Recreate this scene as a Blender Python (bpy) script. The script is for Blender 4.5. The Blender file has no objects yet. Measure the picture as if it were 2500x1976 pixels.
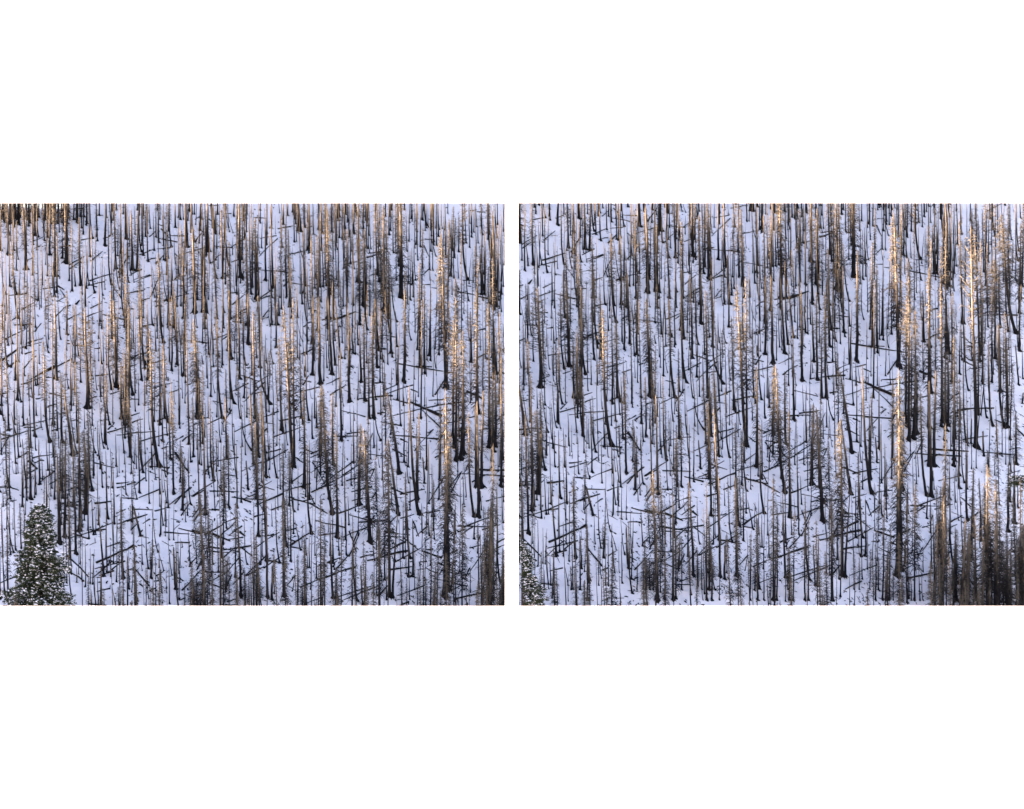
import bpy, math, random
import numpy as np
from mathutils import Matrix, Vector
random.seed(7); rng = np.random.default_rng(7)
R = math.radians

# ------------------------------------------------------------------ camera, sky, sun, exposure
SC = bpy.context.scene
COL = SC.collection
F = 4508.0                       # focal length in source pixels (the photo is 2500 x 1976)
cam_d = bpy.data.cameras.new('camera'); cam = bpy.data.objects.new('camera', cam_d); COL.objects.link(cam)
cam.location = (0, 0, 0); cam.rotation_euler = (R(90), 0, 0)
cam_d.sensor_fit = 'HORIZONTAL'; cam_d.sensor_width = 36; cam_d.lens = 18 / (1250 / F)
cam_d.clip_start = .1; cam_d.clip_end = 5000
SC.camera = cam

SUN_EL = R(10.5)
SUN_AZ = R(6.0)                 # degrees from the -x direction towards -y (the camera's side)
ax, ay = -math.cos(SUN_AZ), -math.sin(SUN_AZ)      # horizontal direction TO the sun
sun_dir = Vector((ax * math.cos(SUN_EL), ay * math.cos(SUN_EL), math.sin(SUN_EL)))
w = bpy.data.worlds.new('World'); SC.world = w; w.use_nodes = True
nt = w.node_tree; nt.nodes.clear()
sky = nt.nodes.new('ShaderNodeTexSky'); sky.sky_type = 'NISHITA'; sky.sun_disc = False
sky.sun_elevation = SUN_EL; sky.sun_rotation = math.atan2(sun_dir.x, sun_dir.y)
sky.air_density = 1.0; sky.dust_density = 2.2; sky.ozone_density = 1.6; sky.altitude = 1500
bg = nt.nodes.new('ShaderNodeBackground'); bg.inputs[1].default_value = 0.05
out = nt.nodes.new('ShaderNodeOutputWorld')
nt.links.new(sky.outputs[0], bg.inputs[0]); nt.links.new(bg.outputs[0], out.inputs[0])
sl = bpy.data.lights.new('sun', 'SUN'); sl.energy = 5.0; sl.angle = R(.6); sl.color = (1.0, .93, .77)
so = bpy.data.objects.new('sun', sl); COL.objects.link(so)
so.rotation_euler = sun_dir.to_track_quat('Z', 'Y').to_euler()
SC.view_settings.view_transform = 'Standard'; SC.view_settings.look = 'None'
SC.view_settings.exposure = 3.75; SC.view_settings.gamma = 1.0
SC.view_settings.use_white_balance = True; SC.view_settings.white_balance_temperature = 8000; SC.view_settings.white_balance_tint = 34
try: SC.cycles.max_bounces = 4; SC.cycles.diffuse_bounces = 3
except Exception: pass
# ------------------------------------------------------------------ survey of the hillside
# tile: (origin x, origin y, scale, dx, dy); every row: base x, base y, top x, top y, width, kind
TILES = {1:(0,496,6.753),2:(310,496,6.753),3:(620,496,6.753),4:(920,496,6.753),
 5:(0,740,6.753),6:(310,740,6.753),7:(620,740,6.753),8:(920,740,6.753),
 9:(0,985,6.753),10:(310,985,3.85),11:(620,985,3.85),12:(920,985,3.85),
 13:(0,1230,3.85),14:(310,1230,3.85),15:(620,1230,3.85),16:(920,1230,3.85),
 17:(1155,546,2.97),18:(1155,874,2.97),19:(1155,1202,2.97)}
TREES = {
1:"""130 850 100 -200 36 s|15 780 0 -100 30 s|430 1090 350 -100 45 s|580 530 550 -200 28 t|280 1500 190 520 25 t|825 850 815 0 32 t|1025 910 1010 520 28 p|1095 980 1080 -300 60 S|915 1200 860 -200 42 s|935 1460 930 500 28 t|1140 1280 1120 700 20 p|1240 1370 1200 1000 22 p|1190 1450 1180 300 24 t|1325 1350 1310 250 34 s|1470 1350 1400 600 22 p|1560 1480 1510 400 28 t|1700 1520 1660 980 20 t|1735 700 1740 -100 35 t|1600 440 1585 -100 20 p|1530 580 1480 -300 30 t|2090 590 2060 -200 40 t|1915 1080 1890 -200 28 s|2000 820 1970 -100 24 t|2040 1850 1990 850 30 s|1890 1900 1870 1100 26 s|100 1500 5 950 36 t|190 1380 150 900 22 t|625 1610 605 700 22 t|750 1600 720 1350 20 p|865 1610 780 1250 18 p|900 1540 880 980 30 s|300 1900 190 700 34 s|320 1500 330 900 18 t|1640 900 1620 800 10 p|2130 1310 2080 700 22 t|1965 1410 1900 900 18 t|860 240 850 -200 30 s|440 950 420 0 26 s|540 1190 520 100 18 t|700 1350 680 700 16 t|780 1200 760 600 18 t|1440 340 1430 -100 22 p|1840 520 1800 -100 22 t|230 780 200 -100 20 t|950 160 940 -200 35 s|2000 1170 1980 400 24 s|300 930 270 300 16 p|500 330 480 -200 20 t|640 560 610 -100 24 s|740 620 700 -100 26 s|60 200 55 -200 20 p|700 180 690 -300 22 p""",
2:"""385 420 375 0 18 p|600 600 590 0 22 t|525 650 520 -100 22 t|620 250 600 -100 28 t|735 720 690 -200 34 s|800 400 790 -150 25 t|990 720 970 -150 42 t|1065 480 1075 -150 28 t|1205 450 1215 -100 28 p|1240 270 1235 -50 25 p|1340 790 1320 -300 42 s|1440 490 1425 -50 20 p|1480 740 1470 250 18 p|1575 1240 1555 110 34 s|1690 470 1610 -50 24 p|1750 490 1640 100 22 p|1880 1220 1860 -150 46 s|1845 780 1835 330 18 p|1945 600 1935 350 20 p|2065 1380 2040 -100 28 t|2130 1590 2115 260 34 s|450 780 430 150 18 t|480 1020 470 850 16 p|270 860 250 0 22 s|350 960 330 130 22 t|95 1100 70 130 40 s|165 1110 170 150 36 s|120 1310 100 900 20 t|30 1310 0 650 22 s|855 910 845 220 20 t|870 1210 865 900 18 p|1160 1590 1160 1100 24 t|1120 1800 1085 420 55 S|1240 1790 1220 770 30 s|1290 1790 1275 700 36 s|1370 990 1365 500 28 t|1475 1900 1440 800 30 s|1700 1900 1680 650 30 s|1610 1800 1580 1200 24 t|1990 2000 1970 560 46 s|1740 850 1735 550 14 p|1830 1030 1790 700 16 p|1915 1270 1905 950 20 p|500 1550 420 1050 22 t|460 1550 400 980 25 t|690 2000 670 880 30 s|655 1180 650 780 20 t|600 2300 520 850 35 s|670 1620 560 950 22 t|985 1500 985 650 18 p|1050 1330 1020 1000 16 p|752 1280 742 1110 18 k|925 1900 915 740 28 B|1420 1620 1390 1230 16 p|1840 1290 1820 1160 14 t|770 2050 760 1320 26 s|1780 1480 1750 1060 14 p|1190 660 1180 300 16 p|210 1900 205 1290 30 B|1840 1900 1830 1400 24 s|2050 1500 2000 300 24 t|1010 1900 990 1480 24 s|480 560 470 0 20 t|1500 1080 1490 740 16 p""",
3:"""30 1580 15 270 36 s|190 1270 170 100 30 p|320 1380 285 60 34 t|125 740 130 300 16 p|90 830 55 350 18 p|105 330 100 -50 18 p|275 410 280 -50 30 p|220 500 215 -50 16 p|360 510 345 200 14 p|460 730 440 200 25 t|425 930 440 700 14 t|480 350 470 -50 28 p|515 1140 515 870 14 p|590 1700 560 450 34 s|665 640 655 -100 20 t|770 470 730 -50 36 s|720 460 700 -100 36 s|820 920 730 380 30 c|825 1480 820 350 28 t|905 750 900 -100 36 p|795 1660 770 900 22 t|965 2300 945 560 36 s|1050 2100 1045 560 34 s|1140 1380 1110 560 22 t|1225 1900 1215 100 46 S|1310 1900 1300 1030 32 B|1385 1370 1385 450 25 t|1530 1700 1530 450 22 s|1630 1680 1625 450 25 t|1410 570 1400 100 20 t|1370 650 1320 200 18 t|1725 1300 1720 -200 40 s|1740 2000 1735 550 30 s|1815 1690 1820 440 52 S|1855 1600 1850 1000 28 t|1910 820 1870 300 22 p|1920 1090 1910 830 14 p|2030 1180 1990 -100 30 s|2095 1490 2085 900 25 p|2010 2000 1995 1100 32 s|450 1750 450 950 20 t|60 1750 75 1150 18 t|380 2000 345 1200 42 s|290 2000 280 1400 28 s|1475 1700 1475 950 16 t|1210 700 1160 -100 34 s|560 210 550 -100 22 t|1080 450 1060 -100 22 t|1130 500 1120 -150 24 t|1290 480 1280 -50 22 s|1460 600 1450 0 24 s|1570 560 1560 -100 22 s|1650 500 1650 -100 24 s|1800 420 1790 -150 26 s|1880 380 1860 -100 24 s|1200 800 1190 -50 26 s|980 520 970 -100 20 t|1340 380 1320 -150 22 s|1500 420 1470 0 26 s|840 400 830 -100 20 t|620 1900 600 900 20 s|1005 1400 1010 900 18 t|1680 1300 1690 1000 14 t""",
4:"""120 1768 115 60 52 S|200 520 195 -100 26 t|275 820 265 -100 18 p|400 1550 390 -150 60 S|650 680 655 -100 22 p|720 720 715 50 20 t|755 1070 750 600 18 p|795 450 785 0 14 p|850 400 845 0 14 p|890 450 890 -100 14 p|940 620 935 100 16 t|1015 550 1015 -50 20 p|980 880 895 550 16 p|860 880 765 700 14 p|990 700 980 300 18 t|1125 440 1120 -50 16 p|1220 1200 1230 250 28 p|1350 1420 1220 850 46 c|1490 1250 1415 -150 36 B|1245 1510 1245 1150 14 p|1345 1240 1330 850 14 p|1140 900 1140 300 18 t|1150 3039 1045 540 56 S|1165 1500 1190 270 26 s|1025 2500 1030 900 20 t|620 1080 600 700 16 p|525 1330 520 600 16 p|590 1330 575 750 22 t|555 1600 545 800 20 t|710 2700 710 990 30 s|785 2700 780 1350 26 s|885 2600 885 1130 20 t|1310 2700 1310 1250 26 B|1395 2500 1390 500 16 t|1645 2700 1670 950 38 s|1625 1200 1635 560 22 s|1850 2400 1840 1060 28 s|1910 2900 1910 930 28 s|1740 520 1720 -50 20 p|1640 390 1630 -50 18 p|1670 660 1665 200 14 p|2090 470 2080 -50 14 p|1900 150 1890 -50 18 p|1970 400 1960 50 18 p|1995 1600 2010 300 25 t|1960 1700 1900 150 42 t|1720 1500 1700 720 32 B|1520 1330 1560 850 14 p|1390 1000 1385 600 18 p|320 1260 315 700 16 t|325 1950 215 1000 32 t|195 1900 190 830 30 s|465 2500 470 1130 30 s|1080 420 1060 0 18 p|1280 900 1300 250 24 s|1350 800 1350 200 22 s|1250 780 1260 50 22 s|1560 560 1570 -50 20 t|1600 480 1610 0 16 p|540 320 540 -50 16 p|1900 900 1850 300 26 t|1780 1500 1790 800 22 s|40 1300 35 860 26 s|2060 1500 2080 700 18 t|1830 600 1820 -50 18 p|580 300 590 -80 14 p""",
5:"""345 430 310 -300 32 s|205 670 150 -200 28 t|430 750 450 -250 20 t|405 740 360 300 25 t|495 710 500 300 16 p|800 820 740 50 22 t|805 600 800 450 12 p|920 1250 895 -100 46 s|1110 520 1095 -200 32 s|995 570 980 200 12 p|1240 1000 1245 50 25 t|1440 1720 1380 120 56 B|1655 340 1620 0 16 p|1535 350 1520 170 16 p|1680 1000 1650 470 18 p|1625 950 1620 350 10 p|1755 1020 1750 600 18 p|1840 1420 1780 170 34 B|1850 580 1830 -200 35 s|1930 1380 1870 -20 50 S|1940 640 1930 200 20 t|2050 400 2040 -100 22 t|2100 1900 2120 100 46 s|2060 2000 2060 830 40 s|1990 1900 1990 980 36 s|1890 1370 1830 700 20 t|1740 1800 1700 960 30 s|1540 1250 1520 850 18 t|1600 1430 1570 850 20 t|1660 1520 1630 1050 16 p|1520 1630 1450 1050 20 t|1280 2300 1240 950 28 s|1240 1510 1220 1000 20 t|1130 1400 1090 740 26 t|1215 1680 1190 1300 16 p|1165 1680 1160 600 25 t|1040 2300 1030 1150 36 B|880 2000 860 -100 30 t|820 2280 720 640 60 s|575 2200 545 -50 28 t|540 1560 500 850 25 t|390 2000 370 1000 22 t|350 1630 310 800 25 t|290 1600 270 -100 30 t|250 1270 240 850 34 k|140 2100 90 900 28 s|170 1400 110 1100 20 t|240 2000 230 1300 22 p|45 1540 40 1200 12 p|25 1690 30 0 25 s|410 1200 400 870 18 p|650 1000 640 500 16 t|620 1350 605 850 20 t|485 1600 460 1150 22 s|70 480 30 0 20 t|1205 700 1110 300 14 t|610 610 560 400 12 p|1330 1300 1320 400 20 s|1500 1200 1480 300 20 s""",
6:"""505 370 460 0 25 t|410 360 390 0 16 p|665 410 670 50 14 p|570 380 555 -50 30 s|300 1010 215 -250 36 s|95 1510 30 100 42 s|240 1270 200 280 30 s|290 1690 265 950 16 p|335 1260 330 150 28 s|740 1110 740 -100 28 s|825 1010 780 -150 30 s|905 1210 860 200 18 p|940 1190 975 -100 36 s|890 660 840 100 25 t|925 670 900 350 14 p|1160 1880 1100 290 56 S|1160 400 1135 -100 30 t|1290 420 1270 -100 32 t|1335 170 1320 -200 16 p|1350 850 1320 200 25 t|1515 880 1470 -100 32 s|1575 1900 1480 300 36 s|1380 1540 1360 600 22 t|1425 1050 1415 340 16 p|1450 1480 1390 1050 20 t|1330 1400 1330 850 14 p|1252 1010 1230 870 18 k|1230 1480 1220 1310 16 p|915 1570 905 1230 12 p|1015 1900 970 300 22 t|1580 1020 1570 350 20 p|1600 410 1600 0 16 p|1650 790 1665 150 18 p|1710 910 1700 -200 46 s|1715 1570 1680 500 30 t|1855 1250 1820 -100 34 s|1930 1560 1950 900 26 t|2010 680 1990 -150 46 s|2060 1190 2040 300 22 t|2120 1900 2090 150 40 s|1800 1440 1810 1070 16 t|1775 950 1770 700 10 p|1910 600 1920 100 14 p|1875 330 1870 -50 16 p|1870 1900 1830 1050 25 s|190 1680 180 1200 18 p|625 1900 590 700 28 s|740 2000 720 1250 22 p|860 2000 850 1080 18 t|527 2690 380 460 50 s|540 2000 530 400 28 s|605 890 590 600 28 t|655 1240 650 1120 12 p|710 1010 705 550 10 p|1500 1300 1490 650 18 t|2140 900 2110 200 16 t|1650 1800 1630 1100 22 s|1340 1900 1330 1500 14 p|30 1700 15 600 30 s""",
7:"""95 1060 60 -100 35 s|270 380 240 -100 22 t|310 310 285 -50 25 t|325 1000 285 380 25 c|365 730 375 0 28 t|420 210 410 -100 20 p|190 1110 180 700 14 p|285 1190 230 750 18 t|270 1665 120 250 38 C|230 1550 220 900 25 t|400 1610 360 1000 14 t|450 2100 410 580 28 s|649 2690 490 80 48 s|665 2650 650 -50 32 s|600 840 585 0 28 t|610 2000 560 600 28 s|710 240 700 -50 28 t|805 630 700 200 22 c|825 510 800 150 12 t|885 1130 885 620 12 p|840 1220 825 1050 24 k|800 1000 808 790 10 t|965 1180 965 -100 36 s|1095 1330 1060 -100 46 s|945 1570 910 1270 16 t|700 1420 700 1260 12 p|770 1900 765 1000 16 t|820 1900 820 1400 18 s|1150 1280 1160 500 16 p|1240 980 1220 550 18 p|1290 1170 1240 -50 40 t|1300 1350 1290 1150 18 p|1440 2270 1425 750 34 t|1425 900 1330 -50 30 s|1340 620 1330 250 16 p|1500 920 1510 200 18 p|1570 1620 1550 150 42 s|1580 1180 1610 800 14 p|1640 830 1615 420 28 k|1720 690 1700 300 22 k|1465 380 1445 50 14 p|1645 400 1590 200 10 p|1840 190 1835 -100 30 t|1745 1490 1740 1300 16 p|1830 1610 1815 180 36 s|1765 1300 1740 400 36 t|1870 520 1860 230 8 p|1900 1900 1890 850 30 B|1975 1900 1950 170 36 s|2035 1060 2000 -50 36 s|2080 1300 2075 0 20 t|1100 2500 1110 1350 34 S|1000 1900 1010 1000 20 t|1350 1700 1360 700 18 t|1480 1700 1430 1300 14 p|2145 1700 2110 800 20 s|1550 520 1545 150 24 s""",
8:"""165 320 60 150 14 p|235 820 205 -250 34 t|335 720 315 150 22 t|565 610 530 -100 22 c|665 770 700 -200 22 t|865 870 890 -200 32 t|960 760 985 -50 16 p|825 940 825 0 16 t|790 1160 775 -50 25 t|450 1300 470 -200 46 s|325 1350 300 500 18 t|340 1600 375 300 22 p|510 1650 460 1320 25 p|725 1900 740 0 25 t|640 1690 640 1480 18 p|1245 2200 1255 280 32 B|1310 2600 1305 -50 42 s|1350 2200 1350 800 24 t|1415 2500 1420 460 36 S|1545 970 1520 150 36 B|1640 2400 1630 -200 46 s|1710 780 1700 280 12 p|1790 890 1795 300 12 p|1755 1700 1750 880 25 s|1955 1160 1920 200 56 t|1860 2300 1830 50 42 s|2010 1640 2030 150 24 s|1900 2600 1920 1150 30 B|820 1210 820 950 10 p|980 1190 985 870 8 p|1040 1900 1045 1300 10 p|2060 1700 2060 500 18 t|440 1690 440 1300 22 p|120 1500 115 740 12 p|1560 1600 1560 1080 14 t|790 1700 790 1170 16 t|230 1600 245 1070 16 t|2090 560 2090 350 8 p""",
9:"""20 840 0 400 22 t|240 240 240 -100 16 p|265 510 190 150 20 t|600 200 590 -50 22 t|890 240 880 -50 20 p|680 400 670 0 16 p|1190 850 1050 -200 50 s|1280 820 1140 30 28 t|1310 2100 1290 -100 40 s|1575 810 1460 50 28 t|1400 420 1400 80 16 p|1235 430 1220 260 12 p|1725 650 1730 0 28 t|1780 750 1750 200 25 t|1715 740 1650 0 18 t|2060 570 2040 -50 25 s|2150 880 2110 -100 36 s|245 710 220 350 22 t|340 710 310 200 36 s|310 880 285 0 22 t|510 730 480 0 25 t|545 960 520 600 25 t|595 770 580 200 16 p|875 880 850 300 18 t|790 1100 760 600 20 t|150 1370 80 200 42 s|235 1160 190 900 10 c|265 1160 250 700 14 p|300 1150 295 900 12 p|430 1390 370 600 28 t|510 1570 450 250 36 s|655 1330 640 600 30 t|570 1550 575 1100 16 p|590 1500 560 1000 20 p|765 1900 740 1100 28 p|900 1570 910 450 24 s|982 2296 940 850 52 t|1000 1430 1000 600 28 s|1070 2200 1080 450 42 S|1256 2480 1200 530 36 s|1395 1810 1360 450 60 S|1525 1430 1440 150 42 s|1690 1150 1630 350 18 t|1650 1080 1640 500 16 p|1690 1380 1690 800 20 t|1540 1230 1520 800 14 p|1545 1180 1530 400 25 t|1640 920 1610 300 24 t|1920 1040 1900 500 20 t|1930 1200 1920 900 12 p|1965 1140 1960 700 10 p|2050 1000 2040 700 12 p|1850 1390 1820 750 18 t|1215 1560 1210 900 20 t|1175 1270 1150 850 14 p|60 1170 50 900 10 p|2045 820 1990 150 20 t|1780 1900 1760 800 28 t|1885 1985 1850 900 22 t|1620 2000 1600 900 16 p|165 1570 160 500 22 t|370 1700 360 800 26 t|130 1590 70 1250 14 t|50 1700 50 1420 18 t|1110 1700 1110 1500 22 k|1030 1560 1030 700 24 s|860 1400 850 1000 18 s|1300 1500 1290 900 22 S|700 1250 690 900 16 t|2080 1500 2075 900 18 t|1460 1380 1450 500 30 S""",
10:"""35 500 5 -150 20 s|45 300 20 -50 14 t|150 650 95 150 16 s|155 650 120 130 18 t|228 600 210 180 14 p|340 360 320 -100 14 t|380 300 365 -50 10 p|410 525 395 -50 16 t|438 850 425 -100 18 s|495 185 490 -30 8 p|580 380 570 -50 16 s|600 550 590 300 12 p|625 500 615 -50 16 s|578 655 570 545 14 k|715 380 705 50 12 t|735 1043 715 130 22 t|730 315 735 0 10 p|815 725 780 -50 18 t|878 360 855 -50 18 p|855 590 855 300 10 p|940 525 930 -50 20 s|910 265 900 50 8 p|1010 485 985 0 8 p|1172 440 1060 -100 19 C|1190 570 1160 -80 18 s|1138 805 1118 545 16 k|1075 930 1075 380 12 t|760 600 755 180 10 p|95 900 35 570 14 p|180 730 165 250 8 p|118 840 100 200 14 p|210 940 205 500 10 p|340 830 325 580 10 p|370 935 345 680 10 p|388 980 370 550 12 t|272 700 255 450 8 p|682 1000 675 350 14 p|920 980 910 400 12 s|960 980 950 300 14 s|1035 980 1030 400 14 t|895 870 820 590 6 p|240 390 235 100 8 p|70 570 65 300 8 p|520 1000 510 420 16 s|500 740 500 350 12 s|310 850 305 600 10 p|1215 900 1200 200 16 s|660 430 670 200 10 t|700 580 695 300 8 p|540 880 540 500 12 s|240 620 245 400 8 t""",
11:"""112 690 60 -100 20 s|42 500 20 -50 22 s|215 700 175 50 12 t|282 280 260 -50 18 p|468 790 465 -150 22 s|735 1028 640 -150 36 S|540 1224 500 400 22 t|550 330 548 0 14 p|590 230 585 -50 16 t|430 350 425 130 10 p|835 350 810 -30 16 p|750 580 740 -100 22 s|775 1260 770 280 18 s|862 1280 850 350 12 t|938 560 935 80 14 p|916 770 915 350 10 p|990 950 1000 200 28 S|1095 1300 1030 250 32 S|1075 190 1070 -50 10 p|1128 415 1125 150 12 p|1190 345 1120 -150 22 c|1097 525 1095 180 8 p|830 770 845 350 10 p|590 735 600 500 8 p|630 670 628 500 8 p|617 500 615 230 14 t|185 280 180 50 8 p|910 265 900 20 8 p|415 1000 415 600 8 t|272 980 270 380 16 s|330 960 325 450 14 s|40 1244 10 200 18 s|120 1484 65 250 20 s|945 160 935 20 6 p|975 300 980 200 6 t|700 900 700 300 12 s|1150 500 1150 300 8 p|90 1000 90 300 14 t|1220 880 1205 530 8 t|20 900 20 400 12 s|520 900 515 350 14 t|150 700 120 480 6 p""",
12:"""205 650 90 -100 28 s|258 555 255 -50 14 p|200 1040 110 350 26 t|398 1040 310 -150 22 t|385 900 400 100 20 s|465 620 455 -50 16 p|450 750 435 520 16 k|720 410 710 -150 20 t|790 520 805 -200 34 t|820 470 830 -100 26 s|915 1060 860 100 22 s|955 1062 935 0 28 t|985 780 1005 -100 28 s|930 780 930 0 20 t|1165 780 1170 -100 22 t|1050 410 1055 -100 22 s|1100 450 1085 -50 22 S|640 1814 660 430 36 S|668 1755 650 -100 30 s|590 720 595 0 16 s|583 900 585 300 12 t|490 940 485 360 10 p|310 1000 305 650 10 p|695 550 690 200 8 p|760 640 755 350 8 p|838 880 810 540 8 p|970 920 975 830 14 k|1090 1500 1090 400 14 s|375 800 375 200 16 t|130 290 130 -50 12 p|1188 530 1175 0 14 t|120 1814 95 350 26 S|145 1814 190 1000 20 p|80 390 78 0 8 p|1140 640 1145 200 8 p|650 700 650 0 16 s|300 750 280 350 8 t|25 600 0 350 8 p|690 1000 690 480 24 S""",
13:"""835 325 825 -50 12 p|770 215 765 -50 12 p|880 290 865 -50 12 p|975 680 920 -50 18 t|1005 640 1000 30 10 p|1065 560 1060 -50 8 p|1158 700 1135 -50 22 s|850 750 850 420 8 p|800 780 795 350 10 p|870 760 890 430 8 p|900 290 905 0 8 p|655 520 650 -50 16 s|80 870 70 200 16 s|40 820 10 200 12 t|150 440 140 -50 10 p|130 460 60 -50 12 t|200 420 185 0 12 s|240 430 225 0 12 s|950 1040 945 600 14 p|1085 960 1050 780 10 p|1115 1000 1110 780 12 s|1130 1000 1120 450 10 t|1200 1000 1195 480 14 t|1215 530 1205 370 8 p|25 500 10 0 12 t|100 480 90 -100 10 p|330 240 320 0 8 p|720 740 715 600 10 p|860 1000 865 820 12 p|925 960 915 700 12 p|5 900 5 400 8 t|300 120 290 -40 12 p""",
14:"""128 300 65 40 20 k|290 450 235 50 16 t|230 700 240 340 18 s|75 1100 70 400 18 t|200 610 165 90 10 p|458 800 435 430 20 k|422 670 380 300 12 p|400 940 395 500 10 p|345 630 290 450 8 p|330 840 300 400 10 p|488 660 480 250 8 p|592 590 575 250 12 t|730 1100 690 -100 28 S|765 380 770 100 10 p|757 510 750 300 8 p|800 1100 795 200 14 t|880 1100 875 100 20 t|935 230 930 0 12 p|1018 690 1020 0 14 s|1072 870 1035 0 22 s|1130 570 1100 130 12 t|1195 1100 1190 0 16 t|1110 960 1100 600 14 S|930 800 950 500 16 t|860 640 850 100 10 t|525 60 520 -200 14 p|313 290 310 0 12 p|360 160 358 -30 10 p|440 340 445 0 8 p|398 340 400 0 8 p|570 110 560 -100 10 p|553 170 550 0 8 p|340 910 330 780 8 p|148 570 140 300 8 p|500 740 490 500 8 p|540 1000 545 750 10 s|600 1000 600 700 10 S|630 1000 630 720 10 S|660 1000 655 700 12 S|690 1000 700 750 10 S|1150 1000 1150 620 10 s|1230 1000 1215 700 12 S|375 840 370 600 6 p|270 960 265 500 10 t|245 960 240 500 8 p|20 800 10 500 14 s|180 960 180 600 8 s|990 260 970 100 8 p|700 300 690 0 14 t|805 570 800 150 12 t|905 770 900 400 10 t|960 1000 960 500 10 s|45 830 55 620 8 p|300 600 305 380 6 p""",
15:"""242 555 200 -50 16 t|302 400 290 -50 22 s|128 880 115 -50 20 t|285 870 275 -50 24 s|170 900 165 600 20 k|440 435 385 160 12 t|370 280 365 -50 12 p|795 325 785 -50 16 p|800 485 790 250 10 p|870 485 870 0 12 p|980 300 985 -30 10 p|742 885 715 80 20 t|1040 960 1050 500 18 p|1018 960 1005 600 14 k|625 1100 630 -50 18 s|660 1100 665 350 14 s|590 700 590 380 12 p|575 700 560 580 10 p|520 600 520 300 12 t|540 1100 545 700 12 t|410 1100 410 480 12 s|925 1100 925 420 16 s|960 1100 960 350 12 s|815 1100 825 280 12 s|765 1000 765 600 10 t|1135 210 1120 0 12 p|1180 1100 1180 250 20 s|490 480 490 100 8 p|345 540 340 0 14 s|60 570 60 100 12 p|80 1000 30 550 14 S|20 1000 15 300 18 S|505 600 500 400 8 p|1150 430 1155 150 8 t|450 1000 450 760 12 S|50 1100 40 600 16 B|170 210 165 0 8 p|360 820 390 590 8 p|700 270 700 80 6 p|740 560 738 200 10 t|845 350 820 120 8 t|1130 850 1130 400 8 t|480 1000 480 800 8 S""",
16:"""30 1100 20 200 18 s|70 715 75 250 14 s|248 510 245 0 14 p|295 240 290 0 16 p|297 685 290 200 16 p|332 680 330 150 18 p|428 270 425 0 10 p|495 300 490 60 12 p|600 140 590 0 16 p|728 370 735 100 16 t|735 280 740 0 16 p|703 780 710 585 16 k|500 1100 520 140 14 s|560 1100 575 380 12 s|435 1100 440 430 12 s|405 720 420 460 8 p|308 900 305 650 10 p|380 1000 390 620 8 s|778 640 775 300 8 p|800 1100 810 0 14 S|960 800 950 150 12 t|985 1100 1000 400 16 s|1035 1000 1085 -50 26 S|1100 790 1105 350 10 p|915 330 935 50 14 t|1200 1100 1195 430 22 S|850 1100 840 780 10 p|880 1100 865 770 8 p|230 1000 230 640 8 s|280 1000 280 700 8 s|90 900 90 570 12 t|1185 240 1165 50 8 p|1120 200 1118 0 8 p|460 1000 460 700 12 S|530 1100 555 590 12 s|20 500 30 200 10 t|690 1100 690 880 8 S|600 1100 600 820 8 S|1020 700 1045 30 12 s|1215 350 1200 60 10 t|770 1100 765 850 8 s|1150 1000 1155 700 10 s|985 60 985 -60 10 p|540 120 545 -60 8 p""",
17:"""655 945 550 85 20 F|505 1130 495 415 14 F|390 1150 350 195 16 B|365 1774 325 195 24 B|265 870 245 130 14 s|280 1150 265 600 10 t|405 1100 400 275 10 s|408 1300 410 590 10 s|452 900 445 300 8 s|640 60 620 -30 12 t|680 1070 690 600 14 s|230 300 220 -50 10 t|370 500 365 -30 10 s|435 600 430 -50 12 s|480 500 475 0 8 s|510 560 500 -50 10 s|680 800 690 150 14 S|600 500 600 -50 10 s|555 90 545 -50 8 p|420 500 410 50 8 s|340 400 335 40 10 S|690 110 685 -50 8 p|180 500 160 60 12 t|150 620 150 150 14 t|540 900 530 500 12 s|590 1500 575 800 12 B|700 600 705 0 12 s|60 70 50 -50 6 p|290 590 285 250 8 s|450 820 440 500 8 s|480 1300 485 600 12 s|610 800 605 400 12 S|130 580 130 100 18 s""",
18:"""188 290 190 0 12 p|245 265 250 -80 11 t|310 385 285 -80 12 t|378 560 378 60 14 s|413 340 412 -50 12 s|485 640 455 30 16 t|482 230 450 30 8 p|540 390 535 -100 20 s|572 650 520 -80 22 t|590 650 580 0 18 s|675 345 658 70 11 k|612 740 630 190 10 s|205 890 205 0 16 s|242 1000 245 300 14 s|300 1100 300 550 8 t|418 860 415 690 14 k|330 770 330 600 12 k|515 750 510 500 8 p|682 100 685 -100 18 p|655 920 655 540 16 S|400 560 425 230 8 p|160 640 160 100 18 s|705 300 705 50 8 p|35 400 25 0 20 s|580 920 580 650 6 p|605 920 600 650 6 p|640 920 630 750 8 t|450 1000 450 820 12 S|500 1000 505 800 6 s|190 790 190 600 6 p|370 760 405 350 8 p|520 870 515 650 6 p|700 480 710 400 10 S""",
19:"""460 1100 460 -30 24 S|508 1100 515 60 30 S|325 640 345 -20 20 s|302 350 300 -200 16 t|247 120 243 -100 16 p|642 370 645 -100 20 t|597 430 600 -60 18 s|690 1100 690 60 12 s|245 1100 290 350 26 S|400 1100 360 330 26 B|65 1100 85 370 14 s|120 1100 130 200 22 s|165 640 163 350 8 p|700 1100 710 400 36 S|588 1100 590 450 10 s|560 1100 560 500 10 S|535 1100 535 300 12 S|350 1100 350 700 8 s|60 660 50 280 8 t|218 220 210 0 8 p|173 190 170 -30 8 p|610 215 615 -60 12 p|672 260 670 0 10 p|658 530 652 350 6 t|400 500 385 50 14 s|430 600 425 100 14 S|660 1100 655 500 8 s|150 1000 155 650 8 s|300 1000 305 500 8 S|620 1100 620 600 10 S""",
}
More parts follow.
